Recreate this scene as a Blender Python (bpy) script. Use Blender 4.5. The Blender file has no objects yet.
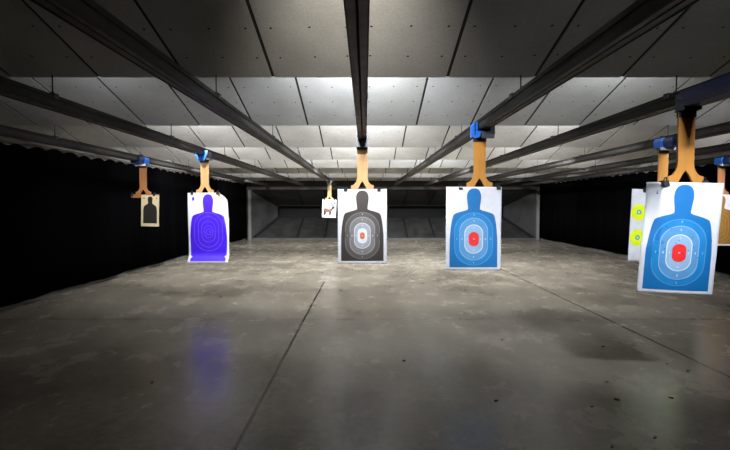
import bpy, bmesh, math, random
from mathutils import Vector, Matrix

sc = bpy.context.scene
COL = sc.collection
R = math.radians
random.seed(7)

# ------------------------------------------------------------------ camera, world, exposure
EYE = 1.63
cam_d = bpy.data.cameras.new('camera')
cam_d.sensor_width = 36.0
cam_d.lens = 480 / 730 * 36.0
cam_d.clip_start = 0.05
cam = bpy.data.objects.new('camera', cam_d)
COL.objects.link(cam)
cam.location = (0, 0, EYE)
cam.rotation_euler = (R(90 - 2.386), 0, 0)
sc.camera = cam

world = bpy.data.worlds.new('world')
sc.world = world
world.use_nodes = True
world.node_tree.nodes['Background'].inputs[0].default_value = (0.0, 0.0, 0.0, 1)
world.node_tree.nodes['Background'].inputs[1].default_value = 0.0

sc.view_settings.view_transform = 'Standard'
sc.view_settings.look = 'None'
sc.view_settings.exposure = 0.0
sc.view_settings.gamma = 1.0
sc.view_settings.use_curve_mapping = False

# baffle rows: the lower edge of row n hangs at this distance
PITCH = 2.57
Y_FIRST = 4.27 - PITCH
BAFFLE_Y = [Y_FIRST + PITCH * i for i in range(9)]
BAFFLE_H = EYE + 1.12
SLOPE = 0.29
# strip lights hang behind the lower edge of a baffle row: row -> [(x, watts, colour)]
COOL = (0.88, 0.93, 1.0)
NEUT = (0.97, 0.98, 1.0)
WARM = (1.0, 0.94, 0.84)
STRIPS = {      # (x, watts, colour, tilt from straight down, spread)
    0: [(-0.1, 16, WARM, 79, 55), (1.35, 6, COOL, 64, 40), (2.65, 20, COOL, 57, 50)],
    1: [(-0.05, 118, COOL, 68, 124), (-2.8, 14, COOL, 66, 128), (2.8, 32, COOL, 72, 112), (4.5, 20, COOL, 62, 60)],
    2: [(-0.05, 175, NEUT, 62, 132), (-2.76, 80, NEUT, 62, 132), (3.2, 80, NEUT, 62, 132), (6.7, 34, NEUT, 62, 80)],
    3: [(-0.05, 200, NEUT, 58, 140), (-3.3, 125, NEUT, 58, 140), (3.6, 130, NEUT, 58, 140)],
    4: [(-0.8, 190, NEUT, 56, 150), (-3.9, 95, NEUT, 56, 150), (2.0, 200, COOL, 56, 150), (5.6, 105, NEUT, 56, 150)],
    5: [(-0.05, 3, NEUT, 40, 150)],
    6: [(-1.2, 120, NEUT, 70, 140), (-4.0, 120, NEUT, 70, 140), (2.2, 130, NEUT, 70, 140), (5.6, 130, NEUT, 70, 140)],
    7: [(0.6, 10, NEUT, 0, 90), (-3.0, 9, NEUT, 0, 90), (4.6, 10, NEUT, 0, 90)],
}

# ------------------------------------------------------------------ helpers
def tag(o, label=None, cat=None, group=None, kind=None):
    if label: o['label'] = label
    if cat: o['category'] = cat
    if group: o['group'] = group
    if kind: o['kind'] = kind
    return o

def empty(name, loc, rz=0.0):
    o = bpy.data.objects.new(name, None)
    o.empty_display_size = 0.1
    COL.objects.link(o)
    o.location = loc
    o.rotation_euler = (0, 0, rz)
    return o

def obj(name, bm, mats, parent=None, smooth=False):
    me = bpy.data.meshes.new(name)
    bmesh.ops.recalc_face_normals(bm, faces=bm.faces[:]) if not bm.get('norecalc') else None
    bm.to_mesh(me)
    bm.free()
    for m in (mats if isinstance(mats, (list, tuple)) else [mats]):
        me.materials.append(m)
    if smooth:
        for p in me.polygons: p.use_smooth = True
    o = bpy.data.objects.new(name, me)
    COL.objects.link(o)
    if parent: o.parent = parent
    return o

class BM:
    """thin wrapper collecting shapes into one bmesh"""
    def __init__(s): s.bm = bmesh.new(); s.recalc = True
    def box(s, x0, x1, y0, y1, z0, z1, mi=0, bev=0.0):
        c = Matrix.Translation(((x0+x1)/2, (y0+y1)/2, (z0+z1)/2)) @ Matrix.Diagonal((abs(x1-x0), abs(y1-y0), abs(z1-z0), 1))
        r = bmesh.ops.create_cube(s.bm, size=1, matrix=c)
        fs = set(f for v in r['verts'] for f in v.link_faces)
        for f in fs: f.material_index = mi
        if bev:
            es = list(set(e for v in r['verts'] for e in v.link_edges))
            bmesh.ops.bevel(s.bm, geom=es, offset=bev, segments=2, affect='EDGES', profile=0.7)
        return s
    def cyl(s, p0, p1, r, n=10, mi=0, r2=None):
        p0 = Vector(p0); p1 = Vector(p1); d = p1 - p0
        q = d.to_track_quat('Z', 'Y').to_matrix().to_4x4()
        m = Matrix.Translation((p0+p1)/2) @ q
        k = bmesh.ops.create_cone(s.bm, cap_ends=True, segments=n, radius1=r, radius2=r if r2 is None else r2, depth=d.length, matrix=m)
        for f in set(f for v in k['verts'] for f in v.link_faces): f.material_index = mi
        return s
    def prism(s, pts, y0, y1, mi=0):
        """extrude an x/z outline along y"""
        a = [s.bm.verts.new((p[0], y0, p[1])) for p in pts]
        b = [s.bm.verts.new((p[0], y1, p[1])) for p in pts]
        fs = [s.bm.faces.new(a), s.bm.faces.new(b[::-1])]
        n = len(pts)
        for i in range(n):
            fs.append(s.bm.faces.new((a[i], b[i], b[(i+1) % n], a[(i+1) % n])))
        for f in fs: f.material_index = mi
        return s
    def quad(s, pts, mi=0):
        f = s.bm.faces.new([s.bm.verts.new(p) for p in pts]); f.material_index = mi
        return s
    def slab(s, pts, n, t, mi=0):
        """thick polygon: pts plus offset vector n*t"""
        n = Vector(n).normalized() * t
        a = [s.bm.verts.new(Vector(p)) for p in pts]
        b = [s.bm.verts.new(Vector(p) + n) for p in pts]
        k = len(pts)
        fs = [s.bm.faces.new(a), s.bm.faces.new(b[::-1])]
        for i in range(k): fs.append(s.bm.faces.new((a[i], b[i], b[(i+1) % k], a[(i+1) % k])))
        for f in fs: f.material_index = mi
        return s
    def build(s, name, mats, parent=None, smooth=False):
        me = bpy.data.meshes.new(name)
        if s.recalc: bmesh.ops.recalc_face_normals(s.bm, faces=s.bm.faces[:])
        s.bm.to_mesh(me); s.bm.free()
        for m in (mats if isinstance(mats, (list, tuple)) else [mats]): me.materials.append(m)
        if smooth:
            for p in me.polygons: p.use_smooth = True
        o = bpy.data.objects.new(name, me)
        COL.objects.link(o)
        if parent: o.parent = parent
        return o

def srgb(r, g, b):
    f = lambda c: (c/255/12.92) if c/255 <= 0.04045 else ((c/255+0.055)/1.055)**2.4
    return (f(r), f(g), f(b), 1)

# ------------------------------------------------------------------ materials
class NT:
    def __init__(s, name):
        s.m = bpy.data.materials.new(name); s.m.use_nodes = True
        s.t = s.m.node_tree; s.b = s.t.nodes['Principled BSDF']
    def n(s, typ, **kw):
        o = s.t.nodes.new(typ)
        for k, v in kw.items(): setattr(o, k, v)
        return o
    def link(s, a, b): s.t.links.new(a, b)
    def val(s, sock, v):
        if isinstance(v, (int, float)): sock.default_value = v
        elif isinstance(v, tuple): sock.default_value = v
        else: s.link(v, sock)
    def math(s, op, a, b=0.0, c=None):
        o = s.n('ShaderNodeMath', operation=op)
        s.val(o.inputs[0], a); s.val(o.inputs[1], b)
        if c is not None: s.val(o.inputs[2], c)
        return o.outputs[0]
    def coord(s):
        tc = s.n('ShaderNodeTexCoord'); return tc.outputs['Object']
    def sep(s, v):
        o = s.n('ShaderNodeSeparateXYZ'); s.link(v, o.inputs[0]); return o.outputs
    def noise(s, vec, scale, detail=4, rough=0.55, stretch=None):
        if stretch:
            mp = s.n('ShaderNodeMapping'); s.link(vec, mp.inputs[0]); mp.inputs['Scale'].default_value = stretch; vec = mp.outputs[0]
        o = s.n('ShaderNodeTexNoise'); s.link(vec, o.inputs['Vector'])
        o.inputs['Scale'].default_value = scale; o.inputs['Detail'].default_value = detail; o.inputs['Roughness'].default_value = rough
        return o.outputs['Fac']
    def ramp(s, fac, stops):
        o = s.n('ShaderNodeValToRGB'); s.link(fac, o.inputs[0]); e = o.color_ramp.elements
        while len(e) < len(stops): e.new(0.5)
        for i, (p, c) in enumerate(stops): e[i].position = p; e[i].color = c
        return o.outputs[0]
    def mix(s, fac, a, b, mode='MIX'):
        o = s.n('ShaderNodeMix', data_type='RGBA', blend_type=mode)
        s.val(o.inputs[0], fac); s.val(o.inputs[6], a); s.val(o.inputs[7], b)
        return o.outputs[2]
    def bump(s, h, strength, dist=0.01):
        o = s.n('ShaderNodeBump'); s.link(h, o.inputs['Height']); o.inputs['Strength'].default_value = strength; o.inputs['Distance'].default_value = dist
        s.link(o.outputs[0], s.b.inputs['Normal'])
    def set(s, **kw):
        for k, v in kw.items(): s.val(s.b.inputs[k.replace('_', ' ')], v)
        return s

def simple(name, col, rough=0.6, metal=0.0, var=0.12, scale=30, spec=0.5):
    t = NT(name); c = t.coord(); f = t.noise(c, scale)
    lo = tuple(x * (1 - var) for x in col[:3]) + (1,); hi = tuple(min(1, x * (1 + var)) for x in col[:3]) + (1,)
    t.set(Base_Color=t.ramp(f, [(0.3, lo), (0.7, hi)]), Roughness=rough, Metallic=metal)
    t.b.inputs['Specular IOR Level'].default_value = spec
    return t.m

M = {}
M['black_rubber'] = simple('black_rubber', (0.0022, 0.0022, 0.0026), 1.0, spec=0.0)
M['wall_paint'] = simple('wall_paint', (0.32, 0.32, 0.31), 0.8, scale=4)
M['roof'] = simple('roof_deck', (0.12, 0.12, 0.12), 0.8)
M['rail_dark'] = simple('rail_dark_steel', (0.008, 0.0075, 0.007), 0.6, 0.0, 0.3, 12, 0.25)
M['rail_web'] = simple('rail_galvanised', (0.15, 0.125, 0.10), 0.6, 0.2, 0.25, 9, 0.3)
M['rail_side'] = simple('rail_side_steel', (0.034, 0.032, 0.029), 0.65, 0.0, 0.3, 9, 0.2)
M['steel'] = simple('zinc_steel', (0.30, 0.31, 0.33), 0.42, 0.7, 0.2, 20)
M['trolley'] = simple('trolley_grey_steel', (0.075, 0.08, 0.09), 0.5, 0.4, 0.25, 20)
M['dark_housing'] = simple('dark_housing', (0.025, 0.026, 0.03), 0.5)
M['blue_cover'] = simple('blue_plastic', srgb(22, 100, 198), 0.45, 0, 0.15, 25)
M['navy_cover'] = simple('navy_plastic', srgb(8, 26, 84), 0.5, 0, 0.3, 20)
M['white_band'] = simple('white_plastic', srgb(225, 230, 235), 0.5)
M['trap_dark'] = simple('trap_dark_steel', (0.013, 0.013, 0.012), 0.75, 0.1, 0.5, 1.5)
M['trap_upper'] = simple('trap_upper_steel', (0.028, 0.026, 0.024), 0.75, 0.1, 0.5, 1.5)
M['trap_lower'] = simple('trap_scuffed_steel', (0.040, 0.039, 0.037), 0.7, 0.2, 0.5, 2.5)
M['trap_side'] = simple('trap_side_plate', (0.055, 0.055, 0.053), 0.7, 0.1, 0.3, 1.5)
M['trap_header'] = simple('trap_header_brown', (0.032, 0.029, 0.024), 0.8)
M['trap_post'] = simple('trap_post_grey', (0.14, 0.14, 0.13), 0.7)
M['seam_black'] = simple('seam_black', (0.004, 0.004, 0.004), 0.9)
M['housing_white'] = simple('fixture_white', (0.6, 0.6, 0.6), 0.5)
M['baffle_back'] = simple('baffle_backing', (0.02, 0.019, 0.017), 0.8)
M['debris'] = simple('debris_black', (0.006, 0.006, 0.006), 0.8)

def wood_mat(name, col):
    t = NT(name); c = t.coord()
    f = t.noise(c, 6, 5, 0.6, (9, 9, 0.8))
    lo = tuple(x * 0.78 for x in col[:3]) + (1,)
    t.set(Base_Color=t.ramp(f, [(0.3, lo), (0.65, col)]), Roughness=0.55)
    t.bump(f, 0.1)
    return t.m
M['wood_pale'] = wood_mat('pine_board_pale', srgb(200, 155, 98))
M['wood_amber'] = wood_mat('pine_board_amber', srgb(190, 128, 46))
M['wood_tan'] = wood_mat('pine_board_tan', srgb(175, 115, 68))

def facing_mat():
    t = NT('baffle_facing'); c = t.coord()
    x, y, z = t.sep(c)
    wob = t.math('MULTIPLY', t.math('SUBTRACT', t.noise(c, 0.9, 1), 0.5), 0.10)
    a = t.math('FRACT', t.math('DIVIDE', t.math('ADD', t.math('ADD', x, 7.65 + 0.04), wob), 0.765))
    d = t.math('MINIMUM', t.math('ABSOLUTE', t.math('SUBTRACT', a, 0.13)), t.math('ABSOLUTE', t.math('SUBTRACT', a, 0.52)))
    d = t.math('MINIMUM', d, t.math('ABSOLUTE', t.math('SUBTRACT', a, 0.88)))
    dx = t.math('MULTIPLY', d, 0.78)
    yy = t.math('ADD', y, wob)
    b = t.math('FRACT', t.math('DIVIDE', t.math('ADD', yy, 0.12), 0.36))
    dy = t.math('MULTIPLY', t.math('ABSOLUTE', t.math('SUBTRACT', b, 0.5)), 0.36)
    r2 = t.math('ADD', t.math('MULTIPLY', dx, dx), t.math('MULTIPLY', dy, dy))
    dot = t.math('LESS_THAN', r2, 0.010 ** 2)
    n1 = t.noise(c, 1.3, 5, 0.6)
    n2 = t.noise(c, 70, 3, 0.7)
    base = t.ramp(n1, [(0.3, (0.47, 0.46, 0.432, 1)), (0.55, (0.58, 0.57, 0.545, 1)), (0.75, (0.64, 0.632, 0.61, 1))])
    sp = t.ramp(n2, [(0.35, (0.84, 0.84, 0.84, 1)), (0.65, (1.06, 1.06, 1.06, 1))])
    base = t.mix(1.0, base, sp, 'MULTIPLY')
    # every board its own slight tone
    bid = t.math('FLOOR', t.math('DIVIDE', t.math('ADD', x, 7.65 + 0.04), 0.765))
    wn = t.n('ShaderNodeTexWhiteNoise', noise_dimensions='1D')
    oi = t.n('ShaderNodeObjectInfo')
    t.link(t.math('ADD', bid, t.math('MULTIPLY', oi.outputs['Random'], 91.0)), wn.inputs['W'])
    tone = t.ramp(wn.outputs[0], [(0.0, (0.86, 0.86, 0.84, 1)), (1.0, (1.05, 1.05, 1.06, 1))])
    base = t.mix(1.0, base, tone, 'MULTIPLY')
    t.set(Base_Color=t.mix(dot, base, (0.01, 0.01, 0.009, 1)), Roughness=0.75)
    t.bump(n2, 0.12)
    return t.m
M['facing'] = facing_mat()

def floor_mat():
    t = NT('sealed_concrete'); c = t.coord()
    x, y, z = t.sep(c)
    big = t.noise(c, 0.35, 6, 0.62)
    mid = t.noise(c, 1.6, 6, 0.65, (1.1, 0.8, 1))
    fine = t.noise(c, 14, 6, 0.75)
    grit = t.noise(c, 90, 3, 0.7)
    base = t.ramp(big, [(0.30, (0.150, 0.131, 0.103, 1)), (0.5, (0.222, 0.198, 0.158, 1)), (0.7, (0.295, 0.264, 0.213, 1))])
    m1 = t.ramp(mid, [(0.30, (0.74, 0.74, 0.74, 1)), (0.5, (0.97, 0.97, 0.97, 1)), (0.74, (1.22, 1.21, 1.19, 1))])
    base = t.mix(1.0, base, m1, 'MULTIPLY')
    m2 = t.ramp(fine, [(0.3, (0.78, 0.78, 0.78, 1)), (0.7, (1.2, 1.2, 1.2, 1))])
    base = t.mix(1.0, base, m2, 'MULTIPLY')
    blot = t.noise(c, 0.9, 8, 0.72, (1.5, 0.38, 1))
    base = t.mix(1.0, base, t.ramp(blot, [(0.30, (0.70, 0.70, 0.70, 1)), (0.45, (0.96, 0.96, 0.96, 1)), (0.58, (1.03, 1.03, 1.03, 1)), (0.72, (1.28, 1.27, 1.25, 1))]), 'MULTIPLY')
    # sawn control joints
    wob = t.math('MULTIPLY', t.math('SUBTRACT', t.noise(c, 2.0, 3), 0.5), 0.02)
    def line(sock, at, w):
        return t.math('LESS_THAN', t.math('ABSOLUTE', t.math('SUBTRACT', t.math('ADD', sock, wob), at)), w)
    j1 = t.math('MULTIPLY', line(x, -0.87, 0.015), t.math('LESS_THAN', y, 10.2))
    j2 = t.math('MULTIPLY', line(x, 3.46, 0.017), t.math('LESS_THAN', y, 16.0))
    j3 = t.math('MULTIPLY', line(y, 6.8, 0.012), 0.5)
    j = t.math('MAXIMUM', j1, t.math('MAXIMUM', t.math('MULTIPLY', j2, 0.8), j3))
    base = t.mix(j, base, (0.012, 0.011, 0.01, 1))
    rg = t.ramp(mid, [(0.3, (0.17, 0.17, 0.17, 1)), (0.7, (0.32, 0.32, 0.32, 1))])
    t.set(Base_Color=base, Roughness=rg)
    t.b.inputs['Specular IOR Level'].default_value = 0.17
    hb = t.math('ADD', t.math('MULTIPLY', fine, 0.5), t.math('MULTIPLY', grit, 0.35))
    t.bump(hb, 0.10, 0.004)
    return t.m
M['floor'] = floor_mat()

def ink(name, r, g, b, rough=0.55):
    t = NT(name); c = t.coord(); f = t.noise(c, 12, 4)
    col = srgb(r, g, b)
    t.set(Base_Color=t.ramp(f, [(0.3, tuple(v * 0.9 for v in col[:3]) + (1,)), (0.7, col)]), Roughness=rough)
    return t.m
M['paper'] = ink('white_paper', 219, 220, 226)
M['card_tan'] = ink('tan_card', 222, 205, 165)

# ------------------------------------------------------------------ the setting
XL, XR = -5.62, 8.2
Y0, Y1 = -3.0, 22.3
CEIL = EYE + 2.35
def struct(name, bm, mats):
    o = bm.build(name, mats); o['kind'] = 'structure'; return o
struct('floor', BM().box(XL-0.2, XR+0.2, Y0-0.2, 26.6, -0.2, 0.0), M['floor'])
struct('ceiling', BM().box(XL-0.2, XR+0.2, Y0-0.2, 26.6, CEIL, CEIL+0.2), M['roof'])
struct('wall_left', BM().box(XL-0.2, XL, Y0-0.2, 26.6, 0, CEIL), M['wall_paint'])
struct('wall_right', BM().box(XR, XR+0.2, Y0-0.2, 26.6, 0, CEIL), M['wall_paint'])
struct('wall_back', BM().box(XL, XR, Y0-0.2, Y0, 0, CEIL), M['trap_dark'])
struct('wall_far', BM().box(XL, XR, 26.4, 26.6, 0, CEIL), M['trap_dark'])

# ------------------------------------------------------------------ ceiling baffles
ang = math.atan(SLOPE)
LEN = 2.36 / math.cos(ang)
ORD = ['nearest', 'second', 'third', 'fourth', 'fifth', 'sixth', 'seventh', 'eighth', 'ninth']
BLAB = {
    0: 'sloping ceiling baffle directly above the camera, ahead of every other row',
    1: 'shadowed warm grey ceiling baffle filling the top of the view, darkest and nearest row',
    2: 'bright ceiling baffle just behind the dark nearest row, brightest beside the centre rail',
    3: 'third visible row of ceiling baffle boards, level with the grey trolley of the centre lane',
    4: 'fourth visible row of ceiling baffle boards down the range',
    5: 'fifth visible row of ceiling baffle boards, just in front of the dim brown strip',
    6: 'dim brown unlit strip of ceiling baffle between two bright rows',
    7: 'bright narrow ceiling baffle row just behind the dim brown strip',
    8: 'farthest ceiling baffle row, against the dark header of the bullet trap',
}
SEAM0 = -0.04
P = 0.765
k0 = math.floor((XL + 0.05 - SEAM0) / P); k1 = math.ceil((XR - 0.05 - SEAM0) / P)
for i, by in enumerate(BAFFLE_Y):
    root = empty('ceiling_baffle', (0, by, BAFFLE_H))
    tag(root, BLAB[i], 'ceiling baffle', 'rows of sloping ceiling baffles')
    f = BM()
    for k in range(k0, k1):
        a = max(SEAM0 + k * P + 0.014, XL + 0.03); b = min(SEAM0 + (k + 1) * P - 0.014, XR - 0.03)
        if b - a < 0.05: continue
        f.box(a, b, 0, LEN, 0, 0.008)
    fo = f.build('facing', M['facing'], root)
    fo.rotation_euler = (math.pi + ang, 0, 0)    # local y runs back towards the camera and up
    fo.rotation_euler = (-ang, 0, 0)
    fo.scale = (1, 1, 1)
    # local +y must point to -Y world and up: mirror by rotating half a turn about z
    fo.rotation_euler = (0, 0, 0)
    for v in fo.data.vertices:
        x, y, z = v.co
        v.co = (x, -y * math.cos(ang) + z * math.sin(ang) * -1 * -1, y * math.sin(ang) + z * math.cos(ang))
    fo.data.update()
    bk = BM()
    t = 0.028
    for (a0, a1) in ((XL + 0.03, XR - 0.03),):
        p = [(-0.0, 0.0), (LEN, 0.0), (LEN, 0.05), (0.0, 0.05)]
        pts = []
        for (s, q) in ((0.004, 0.009), (LEN, 0.009), (LEN, 0.04), (0.004, 0.04)):
            pts.append((-s * math.cos(ang) + q * math.sin(ang), s * math.sin(ang) + q * math.cos(ang)))
        va = [bk.bm.verts.new((a0, q[0], q[1])) for q in pts]; vb = [bk.bm.verts.new((a1, q[0], q[1])) for q in pts]
        bk.bm.faces.new(va); bk.bm.faces.new(vb[::-1])
        for j in range(4): bk.bm.faces.new((va[j], vb[j], vb[(j+1) % 4], va[(j+1) % 4]))
    bk.build('backing', M['baffle_back'], root)

# ------------------------------------------------------------------ strip lights behind the baffle edges
def emit(name, col, st):
    t = NT(name); t.set(Base_Color=(0.8, 0.8, 0.8, 1), Roughness=0.4)
    t.b.inputs['Emission Color'].default_value = col + (1,); t.b.inputs['Emission Strength'].default_value = st
    return t.m
M['lens'] = emit('strip_light_lens', (1, 0.98, 0.95), 2.0)
for row, lst in STRIPS.items():
    for j, (x, w, colr, tilt, spr) in enumerate(sorted(lst)):
        side = ['left', 'middle', 'right', 'far right'][j] if len(lst) > 1 else 'middle'
        z = BAFFLE_H + 0.30
        root = empty('strip_light', (x, BAFFLE_Y[row] + 0.16, z))
        tag(root, 'white %s strip light hidden behind the lower edge of the %s ceiling baffle row' % (side, ORD[row]), 'light', 'strip lights behind the baffles')
        BM().box(-0.30, 0.30, -0.06, 0.05, 0.0, 0.07, bev=0.01).box(-0.24, -0.20, -0.37, -0.05, 0.0, 0.02).box(0.20, 0.24, -0.37, -0.05, 0.0, 0.02).box(-0.24, -0.20, -0.37, -0.34, -0.185, 0.0).box(0.20, 0.24, -0.37, -0.34, -0.185, 0.0).build('housing', M['housing_white'], root)
        BM().box(-0.27, 0.27, -0.04, 0.04, -0.018, -0.001, bev=0.006).build('lens', M['lens'], root)
        ld = bpy.data.lights.new('strip_lamp', 'AREA'); ld.shape = 'RECTANGLE'; ld.size = 0.5; ld.size_y = 0.09
        ld.energy = w; ld.color = colr; ld.spread = R(spr)
        lo = bpy.data.objects.new('strip_lamp', ld); COL.objects.link(lo); lo.parent = root
        lo.location = (0, 0.03, -0.03)
        lo.rotation_euler = (R(tilt), 0, 0)   # faces down and down-range

# ------------------------------------------------------------------ target rails
RX = {'l3': -4.40, 'l2': -2.76, 'l1': -1.33, 'c': -0.035, 'r1': 1.33, 'r2': 2.69, 'r3': 4.24, 'r4': 5.68, 'r5': 7.08}
RLAB = {
    'l3': 'outermost left overhead steel target rail, beside the left black curtain',
    'l2': 'overhead steel rail carrying the purple silhouette target',
    'l1': 'overhead steel rail carrying the small far deer target',
    'c': 'overhead steel rail running straight down the centre above the grey silhouette target',
    'r1': 'overhead steel rail carrying the middle blue silhouette target with a red centre',
    'r2': 'overhead steel rail carrying the big nearest blue target at right',
    'r3': 'overhead steel rail carrying the yellow circle target',
    'r4': 'overhead steel rail without a target, second in from the right curtain',
    'r5': 'outermost right overhead steel target rail, beside the right black curtain',
}
RB, RT = EYE + 0.845, EYE + 0.96
RY0, RY1 = -0.6, 21.6
def rail(x, label):
    root = empty('target_rail', (x, 0, RB)); tag(root, label, 'rail', 'overhead target rails')
    h = RT - RB
    b = BM()
    b.box(-0.055, 0.055, RY0, RY1, h - 0.008, h)                      # top flange
    for sx in (-1, 1):
        b.box(sx * 0.047, sx * 0.055, RY0, RY1, h - 0.034, h - 0.008)      # upper flange lip
        b.box(sx * 0.047, sx * 0.055, RY0, RY1, 0.0, 0.024)                # lower flange lip
    b.build('beam', M['rail_dark'], root)
    BM().box(-0.047, -0.007, RY0, RY1, 0.006, 0.012).box(0.007, 0.047, RY0, RY1, 0.006, 0.012).build('lip', M['rail_web'], root)
    BM().box(-0.046, -0.038, RY0, RY1, 0.013, h - 0.008).box(0.038, 0.046, RY0, RY1, 0.013, h - 0.008).build('web', M['rail_side'], root)
    BM().cyl((0, RY0, 0.030), (0, RY1, 0.030), 0.004, 6).build('drive_cable', M['dark_housing'], root)
    for y in BAFFLE_Y[:8]:
        yy = y - 0.03
        hb = BAFFLE_H - RB + 0.03 * SLOPE
        BM().cyl((0.03, yy, h), (0.03, yy, hb + 0.002), 0.006, 8).build('hanger_rod', M['dark_housing'], root)
        BM().box(-0.062, 0.062, yy - 0.035, yy + 0.035, h, h + 0.012).box(-0.062, -0.0555, yy - 0.035, yy + 0.035, h - 0.03, h + 0.012).box(0.0555, 0.062, yy - 0.035, yy + 0.035, h - 0.03, h + 0.012).cyl((0.03, yy, h + 0.012), (0.03, yy, h + 0.026), 0.012, 6).build('rail_clamp', M['dark_housing'], root)
    return root
for k, x in RX.items(): rail(x, RLAB[k])

# ------------------------------------------------------------------ carriers
def board_outline(top):
    """half outline of the forked board, z measured from its feet"""
    half = [(0.070, top), (0.068, 0.165), (0.072, 0.135), (0.082, 0.108), (0.098, 0.084), (0.114, 0.070), (0.130, 0.063), (0.150, 0.060), (0.150, 0.0), (0.066, 0.0), (0.050, 0.032), (0.026, 0.078), (0.0, 0.112)]
    return half
def carrier(x, y, label, wood, cover, cover_shape='tip', yaw=0, rise=0.58, span=0.22, batten=(-0.25, 0.25), drop=0.0):
    FEET = EYE + 0.200 + drop
    root = empty('target_carrier', (x, y, FEET)); tag(root, label, 'target carrier', 'target carriers hanging from the rails')
    top = RB - 0.06 - FEET
    hz = RB - FEET
    half = board_outline(top)
    pts = half + [(-px, pz) for (px, pz) in half[::-1][1:]]
    bd = BM()
    # split in two so that no face is concave across the fork
    r = [(px, pz) for (px, pz) in half] + [(0.0, top)]
    bd.prism(r, -0.010, 0.010); bd.prism([(-px, pz) for (px, pz) in r], -0.010, 0.010)
    bmesh.ops.remove_doubles(bd.bm, verts=bd.bm.verts[:], dist=1e-5)
    bd.build('forked_board', M[wood], root)
    BM().box(batten[0], batten[1], 0.011, 0.029, -0.055, 0.012, bev=0.002).build('batten', M[wood], root)
    # trolley wrapping the rail and reaching back along it
    tr = BM(); TE = 0.03 if cover_shape in ('long', 'cap') else 0.11; TR = -0.145 if cover_shape in ('plain', 'side', 'tip') else -0.075
    tr.box(-0.078, -0.066, TR, TE, hz - 0.035, hz + 0.075, bev=0.003)
    tr.box(0.066, 0.078, TR, TE, hz - 0.035, hz + 0.075, bev=0.003)
    tr.box(-0.078, 0.078, TR, TE, hz - 0.060, hz - 0.022, bev=0.003)
    for sy in (-0.045, 0.005):
        tr.cyl((-0.085, sy, hz + 0.035), (-0.076, sy, hz + 0.035), 0.018, 12).cyl((0.076, sy, hz + 0.035), (0.085, sy, hz + 0.035), 0.018, 12)
    tr.build('trolley', M['trolley'], root)
    br = BM()
    br.box(-0.074, 0.074, -0.016, -0.011, hz - 0.115, hz - 0.060).box(-0.074, 0.074, 0.011, 0.016, hz - 0.115, hz - 0.060).box(-0.070, 0.070, -0.05, 0.05, hz - 0.066, hz - 0.058)
    for sx in (-0.035, 0.035): br.cyl((sx, -0.022, hz - 0.095), (sx, -0.016, hz - 0.095), 0.010, 8)
    br.build('clamp_bracket', M['dark_housing'], root)
    def saddle(c, wt, wm, wb, zt, zm, zb, ya, yb):
        """housing hugging the rail from below: shoulders wt/wm, floor wb, open above"""
        t = hz + zt
        for sg in (-1, 1):
            o = [(sg*0.0, hz - 0.012), (sg*0.065, hz - 0.012), (sg*0.065, t), (sg*wt, t), (sg*wm, hz + zm), (sg*wb, hz + zb), (sg*0.0, hz + zb)]
            c.prism(o if sg > 0 else o[::-1], ya, yb)
        bmesh.ops.remove_doubles(c.bm, verts=c.bm.verts[:], dist=1e-5)
        return c
    if cover_shape == 'tip':        # wedge shaped blue plate at the near end
        saddle(BM(), 0.112, 0.104, 0.050, 0.075, 0.02, -0.100, -0.185, -0.150).build('end_cover', M[cover], root)
        BM().box(0.02, 0.13, -0.148, 0.05, hz - 0.075, hz - 0.061, bev=0.003).build('foot_plate', M['trolley'], root)
    elif cover_shape == 'side':     # blue plate over the left cheek, grey motor box right of it
        c = BM()
        c.prism([(-0.135, hz + 0.035), (-0.070, hz + 0.095), (-0.066, hz + 0.095), (-0.066, hz - 0.015), (-0.02, hz - 0.015), (-0.045, hz - 0.085), (-0.095, hz - 0.095), (-0.135, hz - 0.055)], -0.175, -0.150)
        c.box(-0.100, -0.088, -0.175, 0.06, hz - 0.06, hz + 0.085)
        c.build('side_cover', M[cover], root)
        c = BM()
        c.box(-0.018, 0.120, -0.20, -0.147, hz - 0.095, hz - 0.014, bev=0.006).box(0.068, 0.125, -0.19, 0.02, hz - 0.06, hz + 0.05, bev=0.006)
        c.build('motor_box', M['trolley'], root)
    elif cover_shape == 'long':     # long housing reaching up-range under the rail
        saddle(BM(), 0.078, 0.086, 0.074, 0.095, 0.02, -0.035, -0.80, -0.02).build('housing_cover', M[cover], root)
    elif cover_shape == 'cap':      # bright cap with a pale rim over the board, darker housing up-range of it
        saddle(BM(), 0.092, 0.110, 0.100, 0.090, 0.045, -0.040, -0.14, 0.06).build('end_cover', M[cover], root)
        saddle(BM(), 0.085, 0.095, 0.082, 0.075, 0.03, -0.045, -0.32, -0.142).build('motor_cover', M['navy_cover'], root)
        BM().prism([(-0.100, hz - 0.041), (0.100, hz - 0.041), (0.085, hz - 0.078), (-0.085, hz - 0.078)], -0.13, -0.076).build('rim', M['white_band'], root)
    elif cover_shape == 'plain':
        saddle(BM(), 0.080, 0.082, 0.076, 0.075, 0.02, -0.105, -0.20, -0.147).build('motor_box', M['trolley'], root)
        BM().box(-0.058, -0.012, -0.206, -0.200, hz - 0.052, hz - 0.02).box(0.018, 0.055, -0.204, -0.200, hz - 0.060, hz - 0.035).build('face_plate', M['dark_housing'], root)
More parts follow.
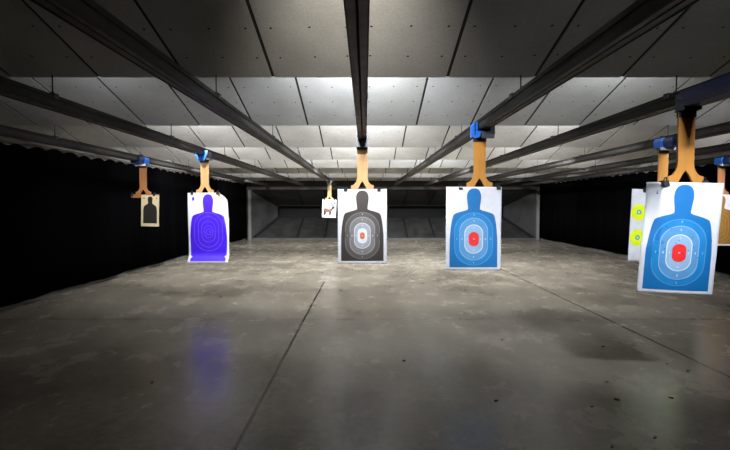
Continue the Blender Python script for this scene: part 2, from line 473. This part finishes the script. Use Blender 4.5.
    for s in (-1, 1):
        cl = BM()
        cx = s * span
        if batten[0] > -span and s < 0: cx = batten[0] + 0.03
        # black binder clip: wedge body over the sheet's top edge and a wire handle
        for yy in (0,):
            cl.bm.verts.ensure_lookup_table()
        a = [(-0.030, -0.030), (-0.030, 0.036), (0.0, 0.0)]
        w = 0.024
        prof = [(-0.026, -0.024), (-0.010, 0.020), (0.010 + 0.021, 0.020), (0.010 + 0.022, -0.024), (0.010 + 0.0295, -0.026), (0.010 + 0.027, 0.026), (-0.014, 0.026), (-0.031, -0.022)]
        va = [cl.bm.verts.new((cx - w, p[0], p[1])) for p in prof]; vb = [cl.bm.verts.new((cx + w, p[0], p[1])) for p in prof]
        for j in range(8): cl.bm.faces.new((va[j], vb[j], vb[(j+1) % 8], va[(j+1) % 8]))
        cl.bm.faces.new((va[0], va[1], va[6], va[7])); cl.bm.faces.new((va[1], va[2], va[5], va[6])); cl.bm.faces.new((va[2], va[3], va[4], va[5]))
        cl.bm.faces.new((vb[0], vb[7], vb[6], vb[1])); cl.bm.faces.new((vb[1], vb[6], vb[5], vb[2])); cl.bm.faces.new((vb[2], vb[5], vb[4], vb[3]))
        cl.cyl((cx - 0.012, 0.0, 0.024), (cx - 0.006, -0.002, 0.050), 0.0042, 6).cyl((cx + 0.012, 0.0, 0.024), (cx + 0.006, -0.002, 0.050), 0.0042, 6).cyl((cx - 0.008, -0.002, 0.050), (cx + 0.008, -0.002, 0.050), 0.0042, 6)
        cl.build('binder_clip', M['debris'], root)
    return root

# ------------------------------------------------------------------ printed targets
def interp(tab, v):
    if v <= tab[0][0]: return tab[0][1]
    for (a, b), (c, d) in zip(tab, tab[1:]):
        if v <= c: return b + (d - b) * (v - a) / (c - a)
    return tab[-1][1]
SIL = [(0.018, 0.0), (0.021, 0.035), (0.028, 0.062), (0.04, 0.088), (0.06, 0.110), (0.09, 0.125), (0.13, 0.129), (0.18, 0.121), (0.22, 0.112), (0.262, 0.106), (0.272, 0.112), (0.283, 0.155), (0.30, 0.255), (0.318, 0.330), (0.332, 0.360), (0.36, 0.378), (0.42, 0.398), (0.50, 0.415), (0.62, 0.430), (0.80, 0.432), (0.965, 0.432)]
def stadium(hw, hh, asp):
    """half width at distance t (in sheet heights) from the centre; asp = height/width"""
    def f(t):
        y = abs(t) * asp; c = hh - hw * 0.86
        if y <= c: return hw
        q = min(1.0, (y - c) / (hw * 0.86))
        return hw * math.sqrt(max(0.0, 1 - q * q))
    return f

class Sheet:
    def __init__(s, w, h, surf=None):
        s.w, s.h = w, h; s.surf = surf or (lambda x, z: (x, 0.0, z))
    def pt(s, u, v, off):
        """u -0.5..0.5, v 0..1 from the top; off = how far the ink stands proud"""
        x, y, z = s.surf(u * s.w, -v * s.h)
        return (x, y - off, z)
    def fill(s, b, v0, v1, hw, off, mi, rows=40, cols=10, cu=0.0):
        prev = None
        for i in range(rows + 1):
            # crowd the rows at both ends so that round ends stay round
            tt = 0.5 - 0.5 * math.cos(math.pi * i / rows); v = v0 + (v1 - v0) * tt
            wv = max(hw(v), 1e-5)
            row = [b.bm.verts.new(s.pt(cu + wv * (2 * j / cols - 1), v, off)) for j in range(cols + 1)]
            if prev:
                for j in range(cols):
                    f = b.bm.faces.new((prev[j], row[j], row[j+1], prev[j+1])); f.material_index = mi
            prev = row
    def ring(s, b, cu, cv, hw, hh, off, mi, rows=28):
        asp = s.h / s.w; f = stadium(hw, hh, asp)
        s.fill(b, cv - hh / asp, cv + hh / asp, lambda v: f(v - cv), off, mi, rows, 8, cu)
    def outline(s, b, cu, cv, hw, hh, lw, off, mi, n=56):
        """thin line following the stadium"""
        asp = s.h / s.w
        def loop(k):
            pts = []
            r = (hw - k); c = (hh - k) - r
            for i in range(n):
                a = 2 * math.pi * i / n
                pu = r * math.cos(a); pv = r * math.sin(a) + (c if math.sin(a) > 0 else -c)
                pts.append(b.bm.verts.new(s.pt(cu + pu, cv + pv / asp, off)))
            return pts
        A, B = loop(0), loop(lw)
        for i in range(n):
            f = b.bm.faces.new((A[i], A[(i+1) % n], B[(i+1) % n], B[i])); f.material_index = mi
    def sheet(s, b, mi=0, nx=16, nz=28, t=0.0012):
        def grid(off, flip):
            g = [[b.bm.verts.new(s.pt(-0.5 + i / nx, j / nz, off)) for i in range(nx + 1)] for j in range(nz + 1)]
            for j in range(nz):
                for i in range(nx):
                    q = (g[j][i], g[j+1][i], g[j+1][i+1], g[j][i+1])
                    b.bm.faces.new(q if flip else q[::-1]).material_index = mi
            return g
        F, K = grid(0.0, True), grid(-t, False)
        edge = [(0, i) for i in range(nx)] + [(j, nx) for j in range(nz)] + [(nz, i) for i in range(nx, 0, -1)] + [(j, 0) for j in range(nz, 0, -1)]
        for e in range(len(edge)):
            (a, c), (d, g2) = edge[e], edge[(e+1) % len(edge)]
            b.bm.faces.new((F[a][c], F[d][g2], K[d][g2], K[a][c])).material_index = mi
    def dot(s, b, u, v, r, off, mi, n=8):
        asp = s.h / s.w
        f = b.bm.faces.new([b.bm.verts.new(s.pt(u + r * math.cos(2*math.pi*i/n), v + r / asp * math.sin(2*math.pi*i/n), off)) for i in range(n)][::-1]); f.material_index = mi

GLYPHS = {}
def glyph(ch):
    if ch not in GLYPHS:
        cu = bpy.data.curves.new('score_text', 'FONT'); cu.body = ch; cu.align_x = 'CENTER'; cu.align_y = 'CENTER'; cu.size = 1.0; cu.resolution_u = 2
        o = bpy.data.objects.new('score_text', cu)
        me = bpy.data.meshes.new_from_object(o)
        GLYPHS[ch] = ([v.co[:2] for v in me.vertices], [tuple(p.vertices) for p in me.polygons])
        bpy.data.objects.remove(o); bpy.data.curves.remove(cu); bpy.data.meshes.remove(me)
    return GLYPHS[ch]
def put(s, b, ch, u, v, size, off, mi):
    vs, ps = glyph(ch)
    vv = [b.bm.verts.new(s.pt(u + x * size / s.w, v - y * size / s.h, off)) for (x, y) in vs]
    for p in ps:
        try: f = b.bm.faces.new([vv[i] for i in p]); f.material_index = mi
        except ValueError: pass

def new_b():
    b = BM(); b.recalc = False; return b

def silhouette_target(x, y, label, w, h, body, rings, centre, mark, surf=None, rot=(0, 0, 0), holes=0, logo=None, sil=SIL, cv=0.625, seed=1, outlines_only=False, drop=0.0):
    FEET = EYE + 0.210 + drop
    root = empty('paper_target', (x, y - 0.013, FEET)); root.rotation_euler = rot
    tag(root, label, 'target', 'paper targets hanging from the carriers')
    s = Sheet(w, h, surf)
    b = BM(); s.sheet(b, nx=36, nz=60); b.build('sheet', M['paper'], root, smooth=True)
    b = new_b(); s.fill(b, sil[0][0], sil[-1][0], lambda v: interp(sil, v), 0.0016 if not outlines_only else 0.004, 0, 110, 24)
    b.build('silhouette', body, root, smooth=True)
    b = new_b()
    mats = [m for m in rings] + [centre, mark]
    RG = [(0.352, 0.480), (0.258, 0.385), (0.168, 0.262), (0.098, 0.155), (0.052, 0.078)]
    nr = len(rings)
    if outlines_only:
        for i, (a, c) in enumerate(RG): s.outline(b, 0, cv, a, c, 0.010, 0.0055, 0, 56)
        pass
    else:
        for i in range(min(3, nr)):
            a, c = RG[i]
            s.ring(b, 0, cv, a, c, 0.0022 + i * 0.0008, i)
            s.outline(b, 0, cv, a, c, 0.011, 0.0025 + i * 0.0008, min(i + 1, nr - 1) if i < nr - 1 else nr + 1)
        if nr > 3: s.ring(b, 0, cv, RG[3][0], RG[3][1], 0.0048, 3)
        a, c = (0.092, 0.128) if nr == 3 else (0.047, 0.070)
        s.ring(b, 0, cv, a, c, 0.0056, nr)
    mi = nr + 1
    for d, ch in ((0.125, '9'), (0.210, '8'), (0.305, '7')):
        if nr == 3 and ch == '9': ch = '9'
        for sg in (-1, 1):
            put(s, b, ch, sg * d, cv, 0.026, 0.0066, mi)
    asp = h / w
    for d, ch in ((0.205, '9'), (0.325, '8'), (0.435, '7')):
        for sg in (-1, 1):
            put(s, b, ch, 0, cv + sg * d / asp, 0.026, 0.0066, mi)
    put(s, b, 'X', 0, cv, 0.024, 0.0066, mi)
    b.build('scoring_rings', mats, root)
    if logo:
        b = new_b(); s.dot(b, -0.36, 0.10, 0.014, 0.0014, 0); s.dot(b, -0.36, 0.082, 0.009, 0.0016, 0)
        for k in range(3): s.dot(b, -0.385 + 0.025 * k, 0.135, 0.006, 0.0014, 1)
        b.build('printed_mark', [logo, M['grey_ink']], root)
    if holes:
        rr = random.Random(seed); b = new_b()
        for k in range(holes):
            u = rr.gauss(0, 0.16); v = cv + rr.gauss(-0.08, 0.12)
            v = min(0.95, max(0.05, v)); u = min(0.45, max(-0.45, u))
            s.dot(b, u, v, 0.0065, 0.0070, 0)
        h_ = b.build('bullet_hole', M['hole'], root); h_['kind'] = 'stuff'
    return root, s

M['grey_ink'] = ink('pale_grey_ink', 190, 195, 215)
M['hole'] = simple('hole_dark', (0.02, 0.02, 0.03), 0.9)
M['white_ink'] = ink('white_ink', 225, 232, 240)
M['blue_a'] = ink('blue_ink_body', 0, 110, 178)
M['blue_b'] = ink('blue_ink_outer', 16, 130, 198)
M['blue_c'] = ink('blue_ink_mid', 84, 150, 204)
M['blue_d'] = ink('blue_ink_pale', 146, 182, 214)
M['red_ink'] = ink('red_ink', 236, 40, 40)
M['grey_a'] = ink('charcoal_ink', 54, 46, 42)
M['grey_b'] = ink('grey_ink_outer', 84, 78, 75)
M['grey_c'] = ink('grey_ink_mid', 118, 115, 114)
M['grey_d'] = ink('grey_ink_pale', 158, 161, 170)
M['grey_e'] = ink('grey_ink_lightest', 214, 218, 224)
M['orange_ink'] = ink('orange_ink', 205, 102, 40)
M['purple_a'] = ink('purple_ink', 62, 8, 214)
M['purple_l'] = ink('purple_ink_line', 122, 92, 232)
M['yellow_ink'] = ink('yellow_ink', 232, 248, 12)
M['cyan_ink'] = ink('pale_blue_ink', 60, 165, 190)
M['brown_ink'] = ink('ochre_ink', 146, 105, 42)
M['brown_l'] = ink('ochre_ink_line', 178, 140, 80)
M['black_ink'] = ink('black_ink', 38, 34, 32)
M['deer_fur'] = ink('deer_brown_ink', 120, 62, 40)
M['deer_dark'] = ink('deer_dark_ink', 36, 18, 18)

# centre: charcoal silhouette
CX, CY = -0.035, 6.35
carrier(CX, CY, 'pale pine forked carrier under a grey trolley on the centre rail', 'wood_pale', 'blue_cover', 'plain')
silhouette_target(CX, CY, 'charcoal grey silhouette target with an orange centre, hanging in the middle of the range', 0.650, 0.985,
    M['grey_a'], [M['grey_b'], M['grey_c'], M['grey_d'], M['grey_e']], M['orange_ink'], M['white_ink'],
    surf=lambda x, z: (x, 0.010 * math.sin(z * 3) , z), holes=4, logo=M['grey_ink'], seed=3)

# lane right of centre: blue silhouette
X, Y = 1.33, 5.60
carrier(X, Y, 'amber forked carrier with a blue side plate above the middle blue target', 'wood_amber', 'blue_cover', 'side')
silhouette_target(X - 0.065, Y, 'middle-sized blue silhouette target with a red centre, right of the charcoal target', 0.645, 0.970,
    M['blue_a'], [M['blue_b'], M['blue_c'], M['blue_d']], M['red_ink'], M['white_ink'],
    surf=lambda x, z: (x, -0.012 * math.cos(x * 5), z), holes=3, logo=M['grey_ink'], seed=5)

# second lane right: the big nearest blue silhouette
def surf_big(x, z):
    d = max(0.0, -x - 0.17) * max(0.0, min(1.0, (z + 0.55) / 0.5))       # upper left edge turns back
    return (x + 0.55 * d, 0.6 * d + 5.0 * d * d - 0.02 * math.cos(x * 4), z - 0.5 * d * d)
X, Y = 2.69, 4.05
carrier(X, Y, 'large amber forked carrier with a long dark navy housing, nearest to the camera', 'wood_amber', 'navy_cover', 'long', drop=-0.02, batten=(-0.18, 0.18), span=0.165)
silhouette_target(X - 0.012, Y, 'largest and nearest blue silhouette target with a red centre, pocked with bullet holes', 0.605, 0.955,
    M['blue_a'], [M['blue_b'], M['blue_c'], M['blue_d']], M['red_ink'], M['white_ink'],
    surf=surf_big, rot=(R(4.5), R(1.5), R(-8)), drop=-0.02, holes=17, logo=M['blue_a'], seed=11)

# second lane left: purple silhouette on a long curled sheet
def surf_purple(x, z):
    d = max(0.0, (x - 0.16) + (z + 0.16) * 0.30)
    k = max(0.0, -z - 1.02)
    y = 2.4 * d * d + 0.5 * d - 3.0 * k * k + 0.012 * math.sin(z * 5)
    return (x - 1.6 * d * d, y, z - 2.2 * d * d + 0.2 * k * k)
SILP = [(v, u * (1.05 if v > 0.3 else 1.0)) for (v, u) in SIL[:-2]] + [(0.80, 0.445), (0.900, 0.440), (0.910, 0.395), (0.925, 0.400), (0.945, 0.435), (0.985, 0.430)]
X, Y = -2.76, 8.30
carrier(X, Y, 'pale pine forked carrier with a blue wedge tip above the purple target', 'wood_pale', 'blue_cover', 'tip')
root, s = silhouette_target(X + 0.055, Y, 'long white sheet with a purple silhouette, its right edge curled, at left', 0.700, 1.20,
    M['purple_a'], [M['purple_l']], M['purple_l'], M['purple_l'], surf=surf_purple, sil=SILP, cv=0.56, outlines_only=True)
b = new_b(); s.fill(b, 0.055, 0.115, lambda v: 0.028 * math.sin(math.pi * min(1, max(0.05, (v - 0.05) / 0.075))), 0.0014, 0, 12, 4, cu=-0.365)
b.build('printed_mark', M['purple_a'], root)

# third lane left: small tan card, hung to the right half of its batten
X, Y = -4.40, 9.55
carrier(X, Y, 'tan forked carrier with a bright blue cap, farthest left, its batten poking out', 'wood_tan', 'blue_cover', 'cap', batten=(-0.25, 0.30))
root = empty('paper_target', (X + 0.14, Y - 0.013, EYE + 0.195)); root.rotation_euler = (0, R(1.5), 0)
tag(root, 'small tan card target with a black silhouette, farthest left', 'target', 'paper targets hanging from the carriers')
s = Sheet(0.355, 0.62)
b = BM(); s.sheet(b, nx=4, nz=6); b.build('sheet', M['card_tan'], root)
SILS = [(0.04, 0.0), (0.05, 0.07), (0.08, 0.125), (0.13, 0.14), (0.19, 0.125), (0.25, 0.11), (0.29, 0.16), (0.33, 0.29), (0.37, 0.35), (0.50, 0.385), (0.88, 0.385), (0.90, 0.375)]
b = new_b(); s.fill(b, 0.04, 0.90, lambda v: interp(SILS, v), 0.0018, 0, 50, 4)
for u in (-0.34, 0.36): s.dot(b, u, 0.10, 0.035, 0.0018, 0)
b.build('silhouette', M['black_ink'], root)
b = new_b()
for i, (a, c) in enumerate(((0.30, 0.42), (0.20, 0.30), (0.10, 0.16))): s.outline(b, 0, 0.60, a, c, 0.012, 0.0034, 0, 32)
b.build('scoring_rings', M['grey_a'], root)

# first lane left, far away: deer picture
X, Y = -1.33, 18.0
carrier(X, Y, 'far pine forked carrier holding the small deer picture', 'wood_pale', 'navy_cover', 'plain', batten=(-0.22, 0.22), span=0.19)
root = empty('paper_target', (X, Y - 0.013, EYE + 0.21)); root.rotation_euler = (0, R(2), 0)
tag(root, 'tiny white far target printed with a brown antlered deer', 'target', 'paper targets hanging from the carriers')
s = Sheet(0.52, 0.68)
b = BM(); s.sheet(b, nx=3, nz=3); b.build('sheet', M['paper'], root)
def poly(s, b, pts, off, mi):
    f = b.bm.faces.new([b.bm.verts.new(s.pt(u, v, off)) for (u, v) in pts]); f.material_index = mi
    bmesh.ops.triangulate(b.bm, faces=[f])
b = new_b()
poly(s, b, [(-0.41, 0.58), (-0.36, 0.50), (-0.22, 0.48), (-0.08, 0.54), (0.06, 0.53), (0.16, 0.47), (0.25, 0.42), (0.33, 0.47), (0.27, 0.55), (0.20, 0.64), (0.14, 0.69), (0.02, 0.71), (-0.12, 0.70), (-0.26, 0.71), (-0.36, 0.70)], 0.004, 0)
poly(s, b, [(-0.40, 0.62), (-0.27, 0.68), (-0.25, 0.76), (-0.28, 0.88), (-0.38, 0.88), (-0.37, 0.76)], 0.004, 1)
poly(s, b, [(-0.26, 0.69), (-0.20, 0.69), (-0.22, 0.78), (-0.24, 0.84), (-0.28, 0.84), (-0.26, 0.76)], 0.0045, 1)
poly(s, b, [(-0.01, 0.69), (0.12, 0.69), (0.11, 0.78), (0.10, 0.88), (0.01, 0.88), (0.01, 0.78)], 0.004, 1)
poly(s, b, [(0.10, 0.68), (0.16, 0.67), (0.15, 0.76), (0.14, 0.84), (0.10, 0.84), (0.11, 0.76)], 0.0045, 1)
poly(s, b, [(0.18, 0.42), (0.24, 0.36), (0.31, 0.37), (0.41, 0.43), (0.42, 0.50), (0.33, 0.51), (0.27, 0.55), (0.22, 0.52)], 0.006, 1)
for sx in (-1, 1):
    poly(s, b, [(0.27, 0.41), (0.27 + sx * 0.05, 0.33), (0.27 + sx * 0.14, 0.22), (0.27 + sx * 0.12, 0.12), (0.27 + sx * 0.05, 0.12), (0.27 + sx * 0.05, 0.24), (0.27 - sx * 0.01, 0.34), (0.24, 0.41)][::1 if sx < 0 else -1], 0.006, 1)
    poly(s, b, [(0.27 + sx * 0.05, 0.33), (0.27 + sx * 0.01, 0.25), (0.27 + sx * 0.03, 0.25), (0.27 + sx * 0.065, 0.32)][::1 if sx < 0 else -1], 0.006, 0)
b.build('deer_print', [M['deer_fur'], M['deer_dark']], root)

# third lane right: yellow circles
X, Y = 4.24, 6.86
carrier(X, Y, 'amber forked carrier with a bright blue cap, behind the nearest blue target', 'wood_amber', 'blue_cover', 'cap', batten=(-0.36, 0.3), span=0.26)
root = empty('paper_target', (X - 0.05, Y - 0.013, EYE + 0.215)); root.rotation_euler = (0, R(2.2), 0)
tag(root, 'white target with yellow circles, mostly behind the nearest blue target', 'target', 'paper targets hanging from the carriers')
s = Sheet(0.78, 1.03, lambda x, z: (x, 0.01 * math.cos(x * 5), z))
b = BM(); s.sheet(b); b.build('sheet', M['paper'], root, smooth=True)
for (u, v) in ((-0.345, 0.32), (-0.345, 0.67), (0.33, 0.32), (0.33, 0.67), (0.0, 0.495)):
    b = new_b(); asp = s.h / s.w
    s.dot(b, u, v, 0.150, 0.0015, 0, 40); s.dot(b, u + (0.0), v, 0.045, 0.0027, 1, 24); s.dot(b, u, v, 0.02, 0.0035, 0, 16)
    b.build('circle', [M['yellow_ink'], M['cyan_ink']], root)

# outermost lane right: ochre silhouette at the picture's edge
X, Y = 7.08, 9.57
carrier(X, Y, 'tan forked carrier with a blue cap at the right edge, beyond the nearest target', 'wood_tan', 'blue_cover', 'cap')
silhouette_target(X, Y, 'white target with an ochre brown silhouette, cut by the right edge of the view', 0.70, 1.02,
    M['brown_ink'], [M['brown_l']], M['brown_l'], M['brown_l'], rot=(0, R(1.5), 0), outlines_only=True)

# ------------------------------------------------------------------ side curtains
def curtain(x, label, inward, seed):
    rr = random.Random(seed)
    root = empty('side_curtain', (x, 0, 0)); tag(root, label, 'curtain', 'black curtains along the side walls')
    b = BM(); n = 360; y0, y1 = -2.8, Y1 - 0.12
    top = EYE + 0.97; bot = 0.10
    rows = [0, 0.03, 0.25, 0.6, 1.0]
    ph = [rr.uniform(0, 6) for _ in range(4)]
    def fold(y, k): return (0.018 * math.sin(y * 5.1 + ph[0]) + 0.012 * math.sin(y * 9.7 + ph[1]) + 0.008 * math.sin(y * 17 + ph[2])) * (0.35 + 0.65 * k)
    def grid(off):
        g = []
        for i in range(n + 1):
            y = y0 + (y1 - y0) * i / n
            sc_ = abs(math.sin(y * math.pi / 0.46)) * 0.055 + 0.012 * math.sin(y * 3.1)
            colv = []
            for k in rows:
                z = top - 0.055 + sc_ * (1 - k) + (bot - top + 0.055) * k + (0.012 * math.sin(y * 2.3 + ph[3]) if k == 1 else 0)
                colv.append(b.bm.verts.new((fold(y, k) + off, y, z)))
            g.append(colv)
        return g
    A, B = grid(0), grid(0.008)
    m = len(rows)
    for g in (A, B):
        for i in range(n):
            for j in range(m - 1): b.bm.faces.new((g[i][j], g[i+1][j], g[i+1][j+1], g[i][j+1]))
    for i in range(n):
        b.bm.faces.new((A[i][0], A[i+1][0], B[i+1][0], B[i][0])); b.bm.faces.new((A[i][-1], A[i+1][-1], B[i+1][-1], B[i][-1]))
    for i in (0, n):
        for j in range(m - 1): b.bm.faces.new((A[i][j], A[i][j+1], B[i][j+1], B[i][j]))
    b.build('curtain_cloth', M['black_rubber'], root, smooth=True)
    # steel tube at the top and the hooks that tie it to the wall
    t = BM(); tx = -inward * 0.04
    t.cyl((tx, y0, top + 0.03), (tx, y1, top + 0.03), 0.014, 8)
    t.build('curtain_tube', M['rail_web'], root)
    hk = BM(); y = y0 + 0.23
    while y < y1:
        hk.cyl((tx, y, top + 0.025), (0, y, top - 0.03), 0.006, 6); y += 0.46
    o = hk.build('hook', M['steel'], root); o['kind'] = 'stuff'
    wb = BM()
    y = y0 + 0.5
    while y < y1:
        wb.cyl((tx, y, top + 0.03), (-inward * (0.155), y, top + 0.03), 0.008, 6); y += 2.57
    wb.build('wall_bracket', M['steel'], root)
curtain(-5.47, 'long black curtain along the left wall', 1, 2)
curtain(8.05, 'long black curtain along the right wall', -1, 4)

# ------------------------------------------------------------------ bullet trap at the far end
T0, T1 = 22.42, 25.0
XA0, XB0 = -5.30, 7.98          # mouth
XA1, XB1 = -4.53, 7.20          # throat
root = empty('bullet_trap', (1.3, T0, 0)); tag(root, 'dark steel bullet trap of converging plates closing the far end of the range', 'bullet trap')
def tb(bm, name, mat):
    for v in bm.bm.verts: v.co -= Vector((1.3, T0, 0))
    return bm.build(name, mat, root)
ZU0, ZU1 = EYE + 0.74, EYE + 0.0
ZL0, ZL1 = 0.02, EYE - 0.68
b = BM(); b.slab([(XA0, T0, ZU0), (XB0, T0, ZU0), (XB1, T1, ZU1), (XA1, T1, ZU1)], (0, 0.28, 1), 0.02); tb(b, 'upper_plate', M['trap_upper'])
b = BM(); b.slab([(XA0, T0, ZL0), (XB0, T0, ZL0), (XB1, T1, ZL1), (XA1, T1, ZL1)], (0, 0.36, -1), 0.015); tb(b, 'lower_plate', M['trap_lower'])
b = BM(); b.slab([(XA0, T0, 0), (XA0, T0, ZU0), (XA1, T1, ZU1), (XA1, T1, ZL1)], (-1, 0, 0), 0.02); tb(b, 'side_plate', M['trap_side'])
b = BM(); b.slab([(XB0, T0, 0), (XB0, T0, ZU0), (XB1, T1, ZU1), (XB1, T1, ZL1)], (1, 0, 0), 0.02); tb(b, 'side_plate', M['trap_side'])
b = BM(); b.box(XA1 - 0.1, XB1 + 0.1, T1 + 0.75, T1 + 0.8, ZL1 - 0.3, ZU1 + 0.3); tb(b, 'throat_back', M['seam_black'])
b = BM(); b.box(XA0, XB0, T1 - 0.02, T1 + 0.02, ZU1 - 0.06, ZU1 + 0.02); tb(b, 'throat_lip', M['seam_black'])
def lerp(a, b_, t): return a + (b_ - a) * t
for k in range(-2, 7):
    xs = -0.6 + 1.3 * k
    t = 0.0
    for (za, zb, n, nm) in ((ZU0, ZU1, -1, 'upper'), (ZL0, ZL1, 1, 'lower')):
        if xs < XA1 + 0.25 or xs > XB1 - 0.25: continue
        b = BM()
        w = 0.05
        b.slab([(xs - w, T0 + 0.02, za + n * 0.012 + (0.006 if n > 0 else -0.006)), (xs + w, T0 + 0.02, za + n * 0.018), (xs + w, T1, zb + n * 0.018), (xs - w, T1, zb + n * 0.018)], (0, 0, n), 0.012)
        tb(b, 'joint_strip', M['seam_black'])
# black edge strips where the side plates meet the sloping ones
for (xa, xb, sg) in ((XA0, XA1, 1), (XB0, XB1, -1)):
    for (za, zb, n) in ((ZU0, ZU1, -1), (ZL0, ZL1, 1)):
        b = BM(); w = 0.11
        b.slab([(xa + sg * 0.01, T0, za + n * 0.03), (xa + sg * (0.01 + w), T0, za + n * 0.03), (xb + sg * (0.01 + w), T1, zb + n * 0.03), (xb + sg * 0.01, T1, zb + n * 0.03)], (0, 0, n), 0.07)
        tb(b, 'corner_strip', M['seam_black'])
b = BM(); b.box(XL + 0.03, XR - 0.03, T0 - 0.10, T0 - 0.01, ZU0 - 0.03, EYE + 1.10); tb(b, 'header', M['trap_header'])
b = BM(); b.box(XL + 0.03, XR - 0.03, T0 - 0.02, T0 + 0.02, EYE + 1.10, CEIL - 0.01); tb(b, 'upper_panel', M['trap_dark'])
for (xa, sg) in ((XA0, -1), (XB0, 1)):
    b = BM(); b.box(xa, xa + sg * 0.13, T0 - 0.12, T0 - 0.0, 0.0, ZU0 - 0.03, bev=0.008); tb(b, 'post', M['trap_post'])
    b = BM(); x2 = (XL + 0.02) if sg < 0 else (XR - 0.02)
    b.box(min(xa + sg * 0.13, x2), max(xa + sg * 0.13, x2), T0 - 0.06, T0 - 0.01, 0.0, ZU0 - 0.03); tb(b, 'cheek_panel', M['trap_dark'])
b = BM(); b.box(XA0, XB0, T0 - 0.03, T0 + 0.0, 0.0, 0.09); tb(b, 'sill', M['trap_side'])

# ------------------------------------------------------------------ loose bits on the floor
def scrap_mesh():
    b = BM()
    b.box(-0.022, 0.022, -0.012, 0.012, 0.0, 0.014, bev=0.004)
    for v in b.bm.verts: v.co.x += 0.25 * v.co.y; v.co.z *= 1.0 + 6 * v.co.x
    return b
first = None
SPOTS = [(89, 369), (667, 364), (688, 371), (404, 361), (496, 401), (592, 407), (617, 400), (655, 438), (603, 347), (502, 340), (607, 382), (671, 398), (612, 447), (152, 383)]
for i, (px, py) in enumerate(SPOTS):
    # distance along the floor read from how far below eye level the scrap lies
    v = (225 - py) / 480; th = R(2.386)
    fy = math.cos(th) + v * math.sin(th); fz = -math.sin(th) + v * math.cos(th)
    k = EYE / -fz
    if first is None:
        first = scrap_mesh().build('scrap', M['debris']); o = first
    else:
        o = first.copy(); COL.objects.link(o)
    o.location = ((px - 365) / 480 * k, fy * k, 0.0)
    o.rotation_euler = (0, 0, random.uniform(0, 6))
    q = random.uniform(0.6, 0.95); o.scale = (q, q, q)
    tag(o, 'tiny black scrap lying loose on the bare concrete floor', 'scrap', 'black scraps on the floor')
